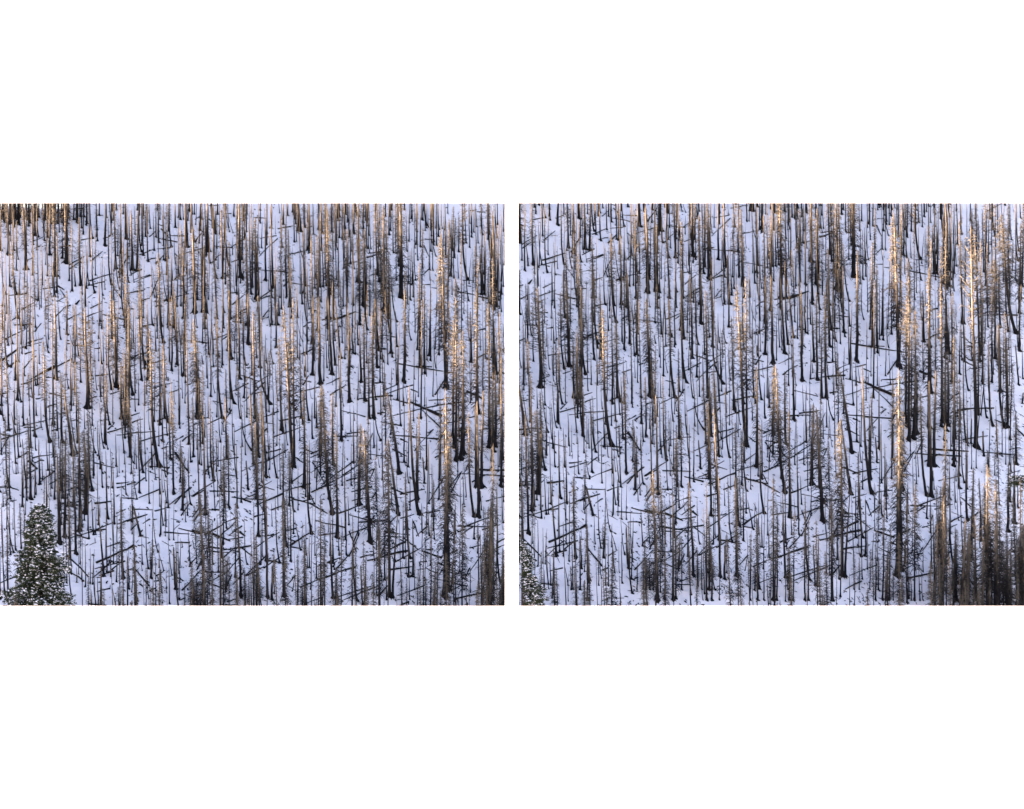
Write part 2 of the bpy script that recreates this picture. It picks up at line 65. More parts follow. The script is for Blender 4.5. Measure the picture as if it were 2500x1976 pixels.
LOGS = {
1:"720 300 810 240 14|530 640 720 560 12|560 750 660 715 14|440 950 540 910 10|1330 620 1520 580 18|1140 1030 1390 880 14|1150 1090 1300 980 12|1480 1290 1850 1170 22|1480 1350 1600 1390 12|1500 960 1690 800 14|960 1380 1060 1440 25|990 1430 1080 1560 10|140 1530 440 1500 16|510 1550 640 1620 14|940 1630 1060 1560 12|1250 1680 1310 1610 30|1600 210 1700 205 8|750 490 830 450 10|1880 1400 2000 1580 10|1180 105 1380 100 10",
2:"500 350 590 385 10|560 430 720 600 12|540 590 830 650 16|370 560 470 470 14|720 540 970 550 12|870 690 980 620 14|1120 280 1210 225 14|1330 260 1530 385 16|1420 710 1560 730 10|1570 740 1740 745 18|1700 740 1930 600 16|210 860 450 760 14|320 950 470 915 10|40 1200 240 1100 20|150 1300 400 1200 18|110 1270 380 1190 8|500 760 710 745 10|780 1275 870 1170 16|900 1130 1000 1020 8|1400 990 1540 850 14|790 840 860 900 14|600 1620 1020 1500 22|250 1620 380 1570 20|1720 1490 1840 1470 12|1720 980 1890 920 10|1740 1680 1920 1530 12|2040 1110 2160 1080 20|1590 1150 1680 1230 10|2040 975 2160 1000 16|1600 175 1720 180 12|1360 50 1510 45 8",
3:"0 990 70 1000 20|10 1095 120 1075 25|70 1600 260 1540 20|100 590 370 545 12|0 250 210 255 12|400 430 640 380 10|1490 1020 1700 970 18|1880 835 2090 810 20|1860 910 2090 840 25|1900 1200 1990 1180 14|0 1640 330 1400 10|640 1330 930 1370 14|580 850 870 790 8|490 1380 580 1280 10|885 840 935 820 20",
4:"790 600 930 605 12|1080 720 1140 680 14|740 1200 850 1100 12|780 710 860 885 16|750 1350 880 1352 14|900 1400 990 1415 16|1310 1460 1610 1520 22|1620 1530 1920 1610 24|1420 1280 1600 1282 12|1490 1370 1550 1380 12|1650 150 1780 155 14|1540 130 1650 115 8|0 830 80 820 20|610 1280 690 1240 10",
5:"0 960 290 760 16|0 985 270 790 12|360 740 690 650 16|440 670 690 600 14|410 850 600 790 12|60 1110 300 950 16|75 610 420 440 18|360 120 560 0 16|180 300 290 235 10|240 370 550 360 18|500 1270 900 1050 28|700 1170 1180 930 16|760 70 860 20 10|900 250 1060 80 12|1060 80 1160 45 12|390 1090 530 920 16|350 1350 690 1230 14|590 1590 720 1560 16|1120 280 1320 180 12|1430 230 1700 130 12|1490 95 1670 5 16|1220 705 1360 715 18|1450 500 1570 505 18|1560 760 1650 750 22|1460 1600 1600 1545 14|1820 1510 2030 1440 14|1570 1210 1790 1180 10|580 480 680 340 14|760 1235 980 1230 12|1170 1440 1260 1410 12|1780 1060 1890 1020 8|1940 100 2150 110 12|1960 370 2050 380 14",
6:"0 100 110 110 14|260 390 470 345 14|120 890 430 790 20|120 910 210 920 14|20 1070 150 1020 12|450 1400 750 1320 12|470 1550 650 1460 12|700 1490 850 1435 10|690 620 790 550 8|810 770 915 840 12|820 500 870 460 14|1020 840 1060 825 14|1440 610 1660 515 10|1750 240 1970 100 18|1740 262 1980 150 14|1740 310 1900 325 14|1550 630 1640 560 12|1720 1470 2000 1330 18|1390 1060 1440 1045 14|1870 1190 2090 1270 12|1730 620 1820 605 8|70 1590 190 1592 14|980 1360 1060 1330 12",
7:"150 270 240 235 12|150 240 240 120 10|820 400 920 315 14|1150 380 1500 210 20|1120 290 1300 250 12|1370 270 1680 150 30|1310 540 1410 380 10|850 820 980 760 16|780 850 960 770 8|360 845 460 846 8|920 1180 985 1185 16|1600 1050 1640 1085 22|1730 1590 1900 1570 12|1900 1565 2120 1550 24|740 1660 850 1590 14|2050 760 2160 770 25|1900 745 2030 750 10|705 1370 760 1390 8|2000 1330 2140 1310 26|1490 775 1620 776 12",
8:"60 200 170 310 18|60 540 330 575 14|30 760 160 765 26|340 1010 1090 1130 24|560 1430 680 1480 20|1100 1130 1230 1160 20|1280 1380 1440 1450 20|1480 1470 1760 1600 36|860 1610 1120 1600 20|980 1690 1460 1630 22|130 1440 330 1350 14|0 1550 260 1540 24|260 1590 500 1660 22|540 1640 700 1690 20|1660 910 1840 830 16|2050 740 2110 840 14|1560 950 1640 940 14",
9:"50 480 200 430 14|20 600 480 450 20|360 385 760 285 18|390 410 560 400 16|0 510 190 550 16|530 460 680 400 10|850 460 1020 410 14|790 60 940 15 14|1160 300 1280 270 14|270 920 450 820 20|530 910 900 840 12|560 990 680 940 12|410 1200 620 1080 14|410 1270 540 1210 12|810 1340 1060 1200 24|670 1300 900 1120 16|1100 1440 1210 1400 16|1920 1330 2130 1300 20|1930 1400 2060 1370 10|1560 1660 1840 1620 30|1770 490 2150 380 12|1780 440 1890 320 14|1920 530 2160 510 12|170 1620 270 1600 14|1430 1670 1510 1600 14|1150 1640 1340 1630 8|470 960 610 1080 34|0 1390 150 1385 10|160 1385 310 1440 14|2000 1560 2130 1580 22",
10:"50 185 150 150 10|0 290 270 265 8|130 360 430 280 6|325 630 420 665 9|110 890 300 815 10|0 895 100 905 8|75 775 165 705 8|450 950 590 790 10|400 955 605 795 8|610 880 830 735 8|780 830 1050 835 10|985 885 1165 935 16|455 470 570 640 18|670 150 760 140 8|630 205 690 180 6|915 675 1020 685 8|520 360 620 285 5|0 770 85 745 8|1115 890 1230 850 8|455 350 530 310 6",
11:"75 185 175 195 10|95 560 320 435 11|345 750 460 665 10|540 840 910 650 12|630 780 930 550 8|780 315 975 310 13|480 440 565 465 12|395 510 460 560 12|550 560 670 770 8|0 835 165 735 7|30 960 270 855 16|360 905 570 950 14|520 850 575 955 10|1060 580 1115 555 8|1090 715 1130 620 8|920 920 1020 900 8|1080 480 1232 500 6|1160 100 1232 90 14|1060 655 1120 625 8",
12:"330 0 610 130 26|410 50 600 235 12|150 120 640 10 10|160 305 580 340 14|520 80 700 70 8|610 195 780 170 10|220 340 290 370 14|145 435 280 500 12|800 665 1232 695 15|130 800 290 865 18|220 860 450 810 14|480 950 620 720 10|480 285 525 255 8|700 840 800 640 8|870 140 940 125 12|980 250 1040 235 8|590 300 640 295 8|300 935 380 900 14|700 860 800 880 8",
13:"640 330 990 245 9|905 560 1232 415 18|1000 410 1125 370 10|890 615 980 590 12|870 700 1050 545 10|930 680 1070 635 14|1050 625 1140 550 8|625 490 830 690 16|630 625 790 735 8|1105 195 1232 155 13|1095 95 1180 55 8|0 750 180 670 8|665 447 710 445 8|835 945 1000 960 8|745 275 780 325 6",
14:"0 170 190 105 17|50 60 240 62 8|50 240 110 170 10|0 435 65 400 22|260 75 385 35 8|450 370 590 372 9|610 250 800 290 12|800 290 970 355 20|730 300 900 200 16|770 60 865 65 14|615 130 680 45 14|630 170 730 30 12|765 415 1045 455 15|810 455 950 460 8|60 600 210 780 14|150 190 215 150 6|455 690 535 730 10|590 580 650 510 8|800 760 920 810 12|810 720 950 640 9|940 780 985 670 16|490 910 550 890 12|940 925 1020 900 10|1060 270 1110 310 20|1080 420 1180 495 10|960 300 1080 215 12|720 645 900 655 7|210 820 270 800 14",
15:"160 65 300 10 12|0 130 120 90 14|580 160 860 230 10|520 0 690 95 14|435 790 610 715 8|610 715 950 605 19|745 895 1130 770 10|770 940 1140 790 10|690 560 815 510 14|740 600 780 540 10|980 180 1232 160 9|1000 510 1150 465 8|1065 540 1232 500 12|340 400 520 280 17|340 410 450 430 10|310 325 390 360 8|895 265 960 460 10|0 430 240 270 10|100 310 185 290 8|310 770 390 680 10|310 255 400 240 12",
16:"0 515 290 450 18|115 435 270 365 18|130 625 290 605 16|250 325 385 430 12|435 455 610 515 17|330 470 380 435 12|460 437 525 435 14|395 552 470 545 10|570 560 700 625 14|460 605 570 660 10|530 705 850 780 12|735 900 1150 805 14|680 475 755 440 16|760 270 835 240 12|790 295 900 225 12|760 215 1090 216 9|990 250 1160 200 10|1120 430 1200 390 10|340 170 395 310 12|455 350 510 315 8|130 315 225 316 8|500 675 550 690 8|1065 780 1130 705 8|0 165 75 160 10|720 890 740 930 14|1110 582 1165 578 8",
18:"230 535 495 515 14|360 512 480 520 8|270 745 450 715 8|40 815 310 830 14|190 430 240 410 10|500 600 560 625 10|660 665 713 720 10",
19:"175 370 265 320 10|135 635 185 575 8|600 580 655 535 8|250 185 330 260 8",
}
def survey(tab, n):
    res = []
    for k, s in tab.items():
        ox, oy, sc = TILES[k]
        for row in s.split('|'):
            p = row.split(); a = [float(q) for q in p[:5]]
            r = [ox + a[0]/sc, oy + a[1]/sc, ox + a[2]/sc, oy + a[3]/sc, a[4]/sc]
            if n == 6: r.append(p[5])
            res.append(r)
    return res
# ------------------------------------------------------------------ terrain
PHI = R(-25.0)
GX, GY = math.sin(PHI), math.cos(PHI)
def _h(i, j, s):
    n = (i * 374761393 + j * 668265263 + s * 982451653) & 0xffffffff
    n = ((n ^ (n >> 13)) * 1274126177) & 0xffffffff
    return ((n ^ (n >> 16)) & 0xffff) / 65535.0
def vnoise(x, y, s=0):
    x = np.asarray(x, float); y = np.asarray(y, float)
    i = np.floor(x).astype(np.int64); j = np.floor(y).astype(np.int64)
    fx = x - i; fy = y - j; fx = fx*fx*(3-2*fx); fy = fy*fy*(3-2*fy)
    return (_h(i, j, s)*(1-fx)+_h(i+1, j, s)*fx)*(1-fy) + (_h(i, j+1, s)*(1-fx)+_h(i+1, j+1, s)*fx)*fy - .5
def smin(a, b, k):
    h = np.clip(.5 + .5*(b-a)/k, 0, 1)
    return b*(1-h) + a*h - k*h*(1-h)
def ground(x, y):
    x = np.asarray(x, float); y = np.asarray(y, float)
    xx = np.maximum(x, -94) + .9*np.maximum(0, -94 - x)   # beyond the view the slope is shaped to drop away, letting the sun in
    g = .70 * (GX*xx + GY*(y - 292))
    z = g + 2.6*vnoise(x/37+3, y/31, 1) + 1.5*vnoise(x/13, y/17, 2) + .7*vnoise(x/4.3, y/5.1, 3) + .28*vnoise(x/1.7, y/1.9, 4)
    crest = 33.0 + np.maximum(0, x + 76)*3 + vnoise(x/9, y/9, 5)*1.0
    z = smin(z, crest, 2.0)
    z = smin(z, 120 + 0*x, 6)
    z = -smin(-z, 82 + 0*x, 12)                      # valley floor
    near = -1.75 - .34*np.maximum(0, y - 11) - .0009*np.maximum(0, y-11)**2
    near = -smin(-near, 82 + 0*x, 12)
    return np.where(y < 150, np.maximum(near, -82), z)
def px_ground(sx, sy):
    """the ground point seen along the survey line through one source pixel"""
    dx, dz = (sx - 1250)/F, (988 - sy)/F
    ys = np.arange(165, 620, 1.0)
    d = dz*ys - ground(dx*ys, ys)
    k = np.nonzero(d < 0)[0]
    if len(k) == 0 or k[0] == 0: return None
    a, b = ys[k[0]-1], ys[k[0]]
    for _ in range(12):
        m = .5*(a+b)
        if dz*m - float(ground(dx*m, m)) < 0: b = m
        else: a = m
    return dx*b, b, dz*b

# ------------------------------------------------------------------ materials
def mat(name):
    m = bpy.data.materials.new(name); m.use_nodes = True
    n = m.node_tree; b = n.nodes['Principled BSDF']
    b.inputs['Specular IOR Level'].default_value = .2
    return m, n, b
def N(n, t, **k):
    q = n.nodes.new(t)
    for a, v in k.items():
        if a in q.inputs: q.inputs[a].default_value = v
        else: setattr(q, a, v)
    return q
def ramp(n, fac, stops):
    r = n.nodes.new('ShaderNodeValToRGB')
    while len(r.color_ramp.elements) < len(stops): r.color_ramp.elements.new(.5)
    for e, (p, c) in zip(r.color_ramp.elements, stops): e.position = p; e.color = (*c, 1)
    n.links.new(fac, r.inputs[0]); return r.outputs[0]
# snow
M_SNOW, n, b = mat('snow')
tc = N(n, 'ShaderNodeNewGeometry')
n1 = N(n, 'ShaderNodeTexNoise', Scale=.35, Detail=6.0); n.links.new(tc.outputs['Position'], n1.inputs['Vector'])
n2 = N(n, 'ShaderNodeTexNoise', Scale=2.2, Detail=5.0, Roughness=.7); n.links.new(tc.outputs['Position'], n2.inputs['Vector'])
c1 = ramp(n, n1.outputs[0], [(.3, (.83, .85, .88)), (.7, (.90, .90, .92))])
c2 = ramp(n, n2.outputs[0], [(0, (0, 0, 0)), (.655, (0, 0, 0)), (.70, (1, 1, 1))])
mx = N(n, 'ShaderNodeMix'); mx.data_type = 'RGBA'; n.links.new(c2, mx.inputs[0]); n.links.new(c1, mx.inputs[6]); mx.inputs[7].default_value = (.22, .20, .20, 1)
n.links.new(mx.outputs[2], b.inputs['Base Color']); b.inputs['Roughness'].default_value = .7
bp = N(n, 'ShaderNodeBump', Strength=.5, Distance=.35)
ad = N(n, 'ShaderNodeMath'); ad.operation = 'ADD'; n.links.new(n1.outputs[0], ad.inputs[0]); n.links.new(n2.outputs[0], ad.inputs[1])
n.links.new(ad.outputs[0], bp.inputs['Height']); n.links.new(bp.outputs[0], b.inputs['Normal'])
# bark: charred black low on the trunk, weathered grey brown above
def bark(name, lo, mid, hi, h0, h1):
    m, n, b = mat(name)
    t = N(n, 'ShaderNodeTexCoord'); at = N(n, 'ShaderNodeAttribute', attribute_name='stem_height')
    mp = N(n, 'ShaderNodeMapping'); mp.inputs['Scale'].default_value = (6, 6, .9); n.links.new(t.outputs['Object'], mp.inputs[0])
    oi = N(n, 'ShaderNodeObjectInfo'); of = N(n, 'ShaderNodeVectorMath'); of.operation = 'ADD'
    cx = N(n, 'ShaderNodeCombineXYZ'); mm = N(n, 'ShaderNodeMath'); mm.operation = 'MULTIPLY'; mm.inputs[1].default_value = 37
    n.links.new(oi.outputs['Random'], mm.inputs[0]); n.links.new(mm.outputs[0], cx.inputs[2]); n.links.new(mp.outputs[0], of.inputs[0]); n.links.new(cx.outputs[0], of.inputs[1])
    no = N(n, 'ShaderNodeTexNoise', Scale=1.0, Detail=4.0); n.links.new(of.outputs[0], no.inputs['Vector'])
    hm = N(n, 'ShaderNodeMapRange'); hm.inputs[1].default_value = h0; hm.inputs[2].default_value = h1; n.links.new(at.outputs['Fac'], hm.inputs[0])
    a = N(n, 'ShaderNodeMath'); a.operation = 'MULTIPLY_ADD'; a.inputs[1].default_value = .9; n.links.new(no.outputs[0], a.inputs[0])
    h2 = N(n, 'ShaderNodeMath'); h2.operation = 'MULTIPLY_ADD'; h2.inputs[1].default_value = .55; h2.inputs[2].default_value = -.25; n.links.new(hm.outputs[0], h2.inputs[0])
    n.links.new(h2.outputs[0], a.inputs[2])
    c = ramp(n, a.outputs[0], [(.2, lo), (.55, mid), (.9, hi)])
    n.links.new(c, b.inputs['Base Color']); b.inputs['Roughness'].default_value = .85
    bp = N(n, 'ShaderNodeBump', Strength=.6, Distance=.04); n.links.new(no.outputs[0], bp.inputs['Height']); n.links.new(bp.outputs[0], b.inputs['Normal'])
    return m
M_BARK = bark('charred_bark', (.004, .004, .005), (.016, .013, .011), (.135, .110, .080), 0, 9)
M_TWIG = bark('weathered_twigs', (.005, .005, .007), (.022, .020, .019), (.155, .138, .108), 2, 11)  # weathering, plus shaded lower twigs and sunlit tops put into the colour
M_CHAR = bark('burnt_wood', (.010, .009, .009), (.022, .019, .018), (.06, .045, .035), 0, 9)
M_LIVE, n, b = mat('needles')
t = N(n, 'ShaderNodeTexCoord'); no = N(n, 'ShaderNodeTexNoise', Scale=1.3, Detail=3.0); n.links.new(t.outputs['Object'], no.inputs['Vector'])
n.links.new(ramp(n, no.outputs[0], [(.3, (.012, .020, .010)), (.7, (.045, .062, .028))]), b.inputs['Base Color']); b.inputs['Roughness'].default_value = .8
M_CAP, n, b = mat('branch_snow'); b.inputs['Base Color'].default_value = (.86, .87, .90, 1); b.inputs['Roughness'].default_value = .7
M_WALL, n, b = mat('white_page'); b.inputs['Roughness'].default_value = .9; b.inputs['Specular IOR Level'].default_value = 0.05
t = N(n, 'ShaderNodeTexCoord'); no = N(n, 'ShaderNodeTexNoise', Scale=60.0, Detail=2.0); n.links.new(t.outputs['Object'], no.inputs['Vector'])
n.links.new(ramp(n, no.outputs[0], [(.3, (.93, .93, .93)), (.7, (.94, .94, .94))]), b.inputs['Base Color'])

# ------------------------------------------------------------------ mesh helpers
class MB:
    def __init__(s): s.v = []; s.q = []; s.n = 0
    def add(s, v, q): s.v.append(np.asarray(v, float)); s.q.append(np.asarray(q, int) + s.n); s.n += len(v)
    def arrays(s): return np.concatenate(s.v), np.concatenate(s.q)
    def mesh(s, name, m, smooth=True):
        v, q = s.arrays(); return make_mesh(name, v, q, m, smooth)
def make_mesh(name, v, q, m, smooth=True, hz=None):
    me = bpy.data.meshes.new(name); k = q.shape[1]
    me.vertices.add(len(v)); me.vertices.foreach_set('co', v.astype(np.float32).ravel())
    me.loops.add(len(q)*k); me.loops.foreach_set('vertex_index', q.astype(np.int32).ravel())
    me.polygons.add(len(q)); me.polygons.foreach_set('loop_start', np.arange(0, len(q)*k, k, dtype=np.int32))
    me.polygons.foreach_set('use_smooth', np.full(len(q), smooth))
    me.update(calc_edges=True); me.materials.append(m)
    at = me.attributes.new('stem_height', 'FLOAT', 'POINT'); at.data.foreach_set('value', (v[:, 2] if hz is None else hz).astype(np.float32))
    me.validate()
    return me
def tube(mb, pts, rad, n=3, cap=False, flare=None):
    """a tapering tube of quads along pts"""
    pts = np.asarray(pts, float); K = len(pts)
    d = np.gradient(pts, axis=0); d /= np.linalg.norm(d, axis=1)[:, None] + 1e-9
    ref = np.array([0, 0, 1.0]) if abs(d[0][2]) < .8 else np.array([1.0, 0, 0])
    vs = []
    for k in range(K):
        a = np.cross(d[k], ref); a /= np.linalg.norm(a); c = np.cross(a, d[k])
        th = np.arange(n) * 2*math.pi/n
        r = np.full(n, rad[k]) if flare is None else rad[k]*(1 + flare[k]*(.5+.5*np.cos(th*3+1.3)))
        vs.append(pts[k] + np.outer(np.cos(th)*r, a) + np.outer(np.sin(th)*r, c))
    v = np.concatenate(vs); q = []
    for k in range(K-1):
        for j in range(n):
            j2 = (j+1) % n; q.append((k*n+j, k*n+j2, (k+1)*n+j2, (k+1)*n+j))
    mb.add(v, q)
H0, R0 = 15.0, .2
def path(t, sweep):                                   # sideways offset of the trunk at relative height t
    u = np.clip(np.asarray(t)/.42, 0, 1)
    return -sweep * H0 * (1-(1-u)**2.2)
def trunk_mesh(rs, sweep, broken=False, stubs=0):
    mb = MB(); ts = np.array([-.03, 0, .012, .03, .06, .12, .2, .3, .42, .55, .7, .85, 1.0])
    wob = rs.normal(0, .0018, (len(ts), 2)).cumsum(0)*H0; wob[:3] = 0
    tint = None; p = np.stack([path(ts, sweep) + wob[:, 0], wob[:, 1], ts*H0], 1)
    top = .6 if broken else .22
    r = R0*(top + (1-top)*(1-np.clip(ts, 0, 1))**.8); fl = np.interp(ts, [-.03, 0, .012, .03, .06], [.9, .75, .35, .1, 0])
    r = r*(1+np.interp(ts, [0, .02, .06], [.25, .12, 0]))
    tube(mb, p, r, 8, flare=fl)
    if broken:                                        # splintered top
        for k in range(5):
            a = rs.uniform(0, 6.28); o = np.array([math.cos(a), math.sin(a), 0])*R0*.3
            e = p[-1] + o*1.3 + np.array([0, 0, rs.uniform(.2, 1.3)])
            tube(mb, [p[-1]+o-np.array([0, 0, .2]), (p[-1]+o+e)/2, e], [.09, .06, .01], 4)
    else:
        tube(mb, [p[-1], p[-1]+np.array([0, 0, .35])], [R0*top, .004], 4)
    for k in range(3):                                # root spurs
        a = rs.uniform(0, 6.28); c = np.array([math.cos(a), math.sin(a), 0])
        tube(mb, [c*.12+[0, 0, .3], c*.34+[0, 0, .04], c*.6+[0, 0, -.3]], [.10, .07, .04], 4)
    for k in range(stubs):
        t = rs.uniform(.15, .97); a = rs.uniform(0, 6.28); L = rs.uniform(.15, .6)
        b0 = np.array([path(t, sweep), 0, t*H0]); c = np.array([math.cos(a), math.sin(a), 0])
        tube(mb, [b0, b0+c*L+[0, 0, rs.uniform(-.12, .25)]], [.028, .012], 3)
    return mb
def crown_mesh(rs, sweep, n, t0, L0, L1, sub=1, up=.1, droop=.35, thick=.046, top=1.0, arms=0):
    """dead branches: short bare twigs up the stem, with finer side twigs"""
    mb = MB()
    def twig(b0, c, L, rise, dr, r):
        e1 = b0 + c*L*.5 + np.array([0, 0, rise*L*.5 + .06*L]); e2 = b0 + c*L + np.array([0, 0, rise*L - dr*L])
        tube(mb, [b0, e1, e2], [r, r*.75, r*.3], 3); return e1, e2
    for k in range(n):
        t = t0 + (top-t0)*(rs.random()**.8); a = rs.uniform(0, 6.28)
        f = 1-(t-t0)/(1.001-t0)
        L = (L1 + (L0-L1)*f**.8)*rs.uniform(.45, 1.25)
        if rs.random() < .06: L *= 1.6
        b0 = np.array([path(t, sweep), 0, t*H0]); c = np.array([math.cos(a), math.sin(a), 0])
        e1, e2 = twig(b0, c, L, up + rs.normal(0, .22), droop*rs.uniform(.2, 1.4), thick*(.6+.6*f))
        for j in range(sub):
            q = e1 + (e2-e1)*rs.uniform(-.3, .9); a2 = a + rs.choice([-1, 1])*rs.uniform(.4, 1.1)
            twig(q, np.array([math.cos(a2), math.sin(a2), 0]), L*rs.uniform(.25, .55), rs.normal(0, .3), .3, thick*.55)
    for k in range(arms):                             # a few long ascending limbs with twigs of their own
        t = t0 + (.93-t0)*rs.random(); a = rs.uniform(0, 6.28); L = L0*rs.uniform(1.1, 2.0)*(1.15-t*.7)
        b0 = np.array([path(t, sweep), 0, t*H0]); c = np.array([math.cos(a), math.sin(a), 0])
        P = [b0, b0+c*L*.4+[0, 0, L*.12], b0+c*L*.8+[0, 0, L*.42], b0+c*L+[0, 0, L*.75]]
        tube(mb, P, [.055, .045, .03, .012], 4)
        for j in range(9):
            s = rs.uniform(.15, 3); i = int(s); q = P[min(i, 2)] + (P[min(i, 2)+1]-P[min(i, 2)])*(s-int(s) if i < 3 else 1)
            a2 = a + rs.normal(0, 1.0)
            twig(q, np.array([math.cos(a2), math.sin(a2), 0]), L*rs.uniform(.15, .4), rs.uniform(-.1, .6), .2, .022)
    return mb
VAR = {}
def build_variants():
    rs = np.random.default_rng(11)
    def add(kind, trunk, crown, cm):
        tv = trunk.mesh('trunk_%s' % kind, M_BARK); cv = crown.mesh('branches_%s' % kind, cm) if crown else None
        VAR.setdefault(kind, []).append((tv, cv, trunk.arrays(), crown.arrays() if crown else None))
    for sw, ks in ((0, 6), (.035, 4)):
        for i in range(ks):
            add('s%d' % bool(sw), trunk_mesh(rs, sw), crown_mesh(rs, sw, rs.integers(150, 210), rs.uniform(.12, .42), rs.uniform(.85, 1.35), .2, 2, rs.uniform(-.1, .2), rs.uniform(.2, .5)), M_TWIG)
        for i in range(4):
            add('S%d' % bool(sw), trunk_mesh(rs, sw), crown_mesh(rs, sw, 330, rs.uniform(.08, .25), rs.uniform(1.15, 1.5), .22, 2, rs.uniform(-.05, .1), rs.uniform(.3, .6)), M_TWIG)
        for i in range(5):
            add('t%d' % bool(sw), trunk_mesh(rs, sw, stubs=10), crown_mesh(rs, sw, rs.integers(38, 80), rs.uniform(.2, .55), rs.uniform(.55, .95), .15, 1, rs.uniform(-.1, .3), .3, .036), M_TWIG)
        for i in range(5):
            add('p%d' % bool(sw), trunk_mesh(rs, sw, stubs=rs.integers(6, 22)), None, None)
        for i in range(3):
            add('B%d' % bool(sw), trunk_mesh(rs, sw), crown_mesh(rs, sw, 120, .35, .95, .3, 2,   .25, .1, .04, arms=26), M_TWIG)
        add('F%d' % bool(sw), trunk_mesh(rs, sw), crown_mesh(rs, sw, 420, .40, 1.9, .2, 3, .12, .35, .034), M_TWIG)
    for i in range(5): add('k0', trunk_mesh(rs, 0, broken=True, stubs=14), None, None)
    for i in range(3): add('c1', trunk_mesh(rs, .07, stubs=14), crown_mesh(rs, .07, 60, .35, .7, .15, 1, .1, .3, .036), M_TWIG)
    for i in range(2): add('C1', trunk_mesh(rs, .13, stubs=10), crown_mesh(rs, .13, 80, .4, .6, .15, 1, .1, .3, .036), M_TWIG)
SWEEP = {'0': 0, '1': .035, 'c': .07, 'C': .13}

def tag(o, label=None, cat=None, group=None, kind=None):
    if label: o['label'] = label
    if cat: o['category'] = cat
    if group: o['group'] = group
    if kind: o['kind'] = kind
def link(name, me, parent=None):
    o = bpy.data.objects.new(name, me); COL.objects.link(o)
    if parent: o.parent = parent
    return o

# ------------------------------------------------------------------ ground and the added shading ridge
def grid(name, xs, ys, f, m):
    X, Y = np.meshgrid(xs, ys); Z = f(X, Y); nx, ny = len(xs), len(ys)
    v = np.stack([X, Y, Z], -1).reshape(-1, 3)
    i, j = np.meshgrid(np.arange(nx-1), np.arange(ny-1)); k = (j*nx+i).ravel()
    q = np.stack([k, k+1, k+nx+1, k+nx], 1)
    o = link(name, make_mesh(name, v, q, m)); return o
xs = np.concatenate([np.arange(-900, -150, 25), np.arange(-150, 170, 1.0), np.arange(170, 901, 25)])
ys = np.concatenate([np.arange(-300, 0, 20), np.arange(0, 150, 4), [149.9, 150.1], np.arange(151, 520, 1.0), np.arange(520, 1000, 20)])
tag(grid('snow_ground', xs, ys, ground, M_SNOW), kind='structure')
# unseen ridge towards the sun, its crest shaped to shade the slope's foot
TE = math.tan(SUN_EL); BX, BY = -ay, ax               # across the sun's direction
def shadow_height(q):
    """height above the slope, at q across the sun's direction, below which the ridge keeps the sun away"""
    return np.interp(q, Q_TAB, H_TAB)
def ground_q(q, t):                                   # mean slope in sun coordinates
    x = -ax*t + BX*q; y = -ay*t + BY*q
    return .70*(GX*x + GY*(y-292))
Q_TAB = np.array([-520, -380, -340, -324, -305, -290, -276, -264, -257, -250, -242, -230, -200])
H_TAB = np.array([-12, -3, -1, 0, 1.5, 2.5, 2, 3, 6.5, 13, 21, 33, 56.0])
def build_ridge():
    qs = np.arange(-520, -190, 4.0); T0 = -42.0        # reference along-sun coordinate on the slope
    tr = -330.0; rows = []
    for q in qs:
        zc = float(ground_q(q, T0)) + float(shadow_height(q)) + (T0 - tr)*TE + .5*float(vnoise(q/9, 0, 8))
        for dt, f in ((-160, 0), (-60, .62), (-15, .93), (0, 1), (14, .9), (45, .55), (110, 0)):
            t = tr + dt; x = -ax*t + BX*q; y = -ay*t + BY*q
            base = -82.0; rows.append((x, y, base + (zc-base)*f + (vnoise(x/11, y/11, 9)*3 if 0 < f < 1 else 0)))
    nx = 7; ny = len(qs); v = np.array(rows, float)
    i, j = np.meshgrid(np.arange(nx-1), np.arange(ny-1)); k = (j*nx+i).ravel()
    tag(link('shading_ridge', make_mesh('shading_ridge', v, np.stack([k, k+nx, k+nx+1, k+1], 1), M_SNOW)), kind='structure')
build_ridge()

# ------------------------------------------------------------------ the white page around the two views, built as an added wall with openings
def build_wall():
    Y = 6.0; T = .10; k = Y/F; sp = .05
    lx0, lx1 = -1.85, (1233-1250)*k; rx0, rx1 = (1265-1250)*k, 1.85
    zt, zb = (988-496)*k, (988-1480)*k
    me_v = []; me_q = []
    X = [-4.2, lx0, lx1, rx0, rx1, 4.2]; Z = [-1.78, zb, zt, 3.2]
    def face(y, dx, dz):
        xs_ = [X[0], X[1]-dx, X[2]+dx*.12, X[3]-dx*.12, X[4]+dx, X[5]]; zs_ = [Z[0], Z[1]-dz, Z[2]+dz, Z[3]]
        b0 = len(me_v)
        for z in zs_:
            for x in xs_: me_v.append((x, y, z))
        return b0
    a = face(Y, 0, 0); b = face(Y+T, sp, sp)
    for jz in range(3):
        for ix in range(5):
            if jz == 1 and ix in (1, 3): continue
            p = a+jz*6+ix; me_q.append((p, p+1, p+7, p+6)); p = b+jz*6+ix; me_q.append((p, p+6, p+7, p+1))
    for ix in (1, 3):
        for (p, r) in ((6+ix, 7+ix), (7+ix, 13+ix), (13+ix, 12+ix), (12+ix, 6+ix)):
            me_q.append((a+p, b+p, b+r, a+r))
    for (p, r) in ((0, 5), (5, 23), (23, 18), (18, 0)): me_q.append((a+p, a+r, b+r, b+p))
    o = link('page_wall', make_mesh('page_wall', np.array(me_v), np.array(me_q), M_WALL, False))
    tag(o, 'white page around the two views, built as a wall with two wide openings', 'wall')
build_wall()

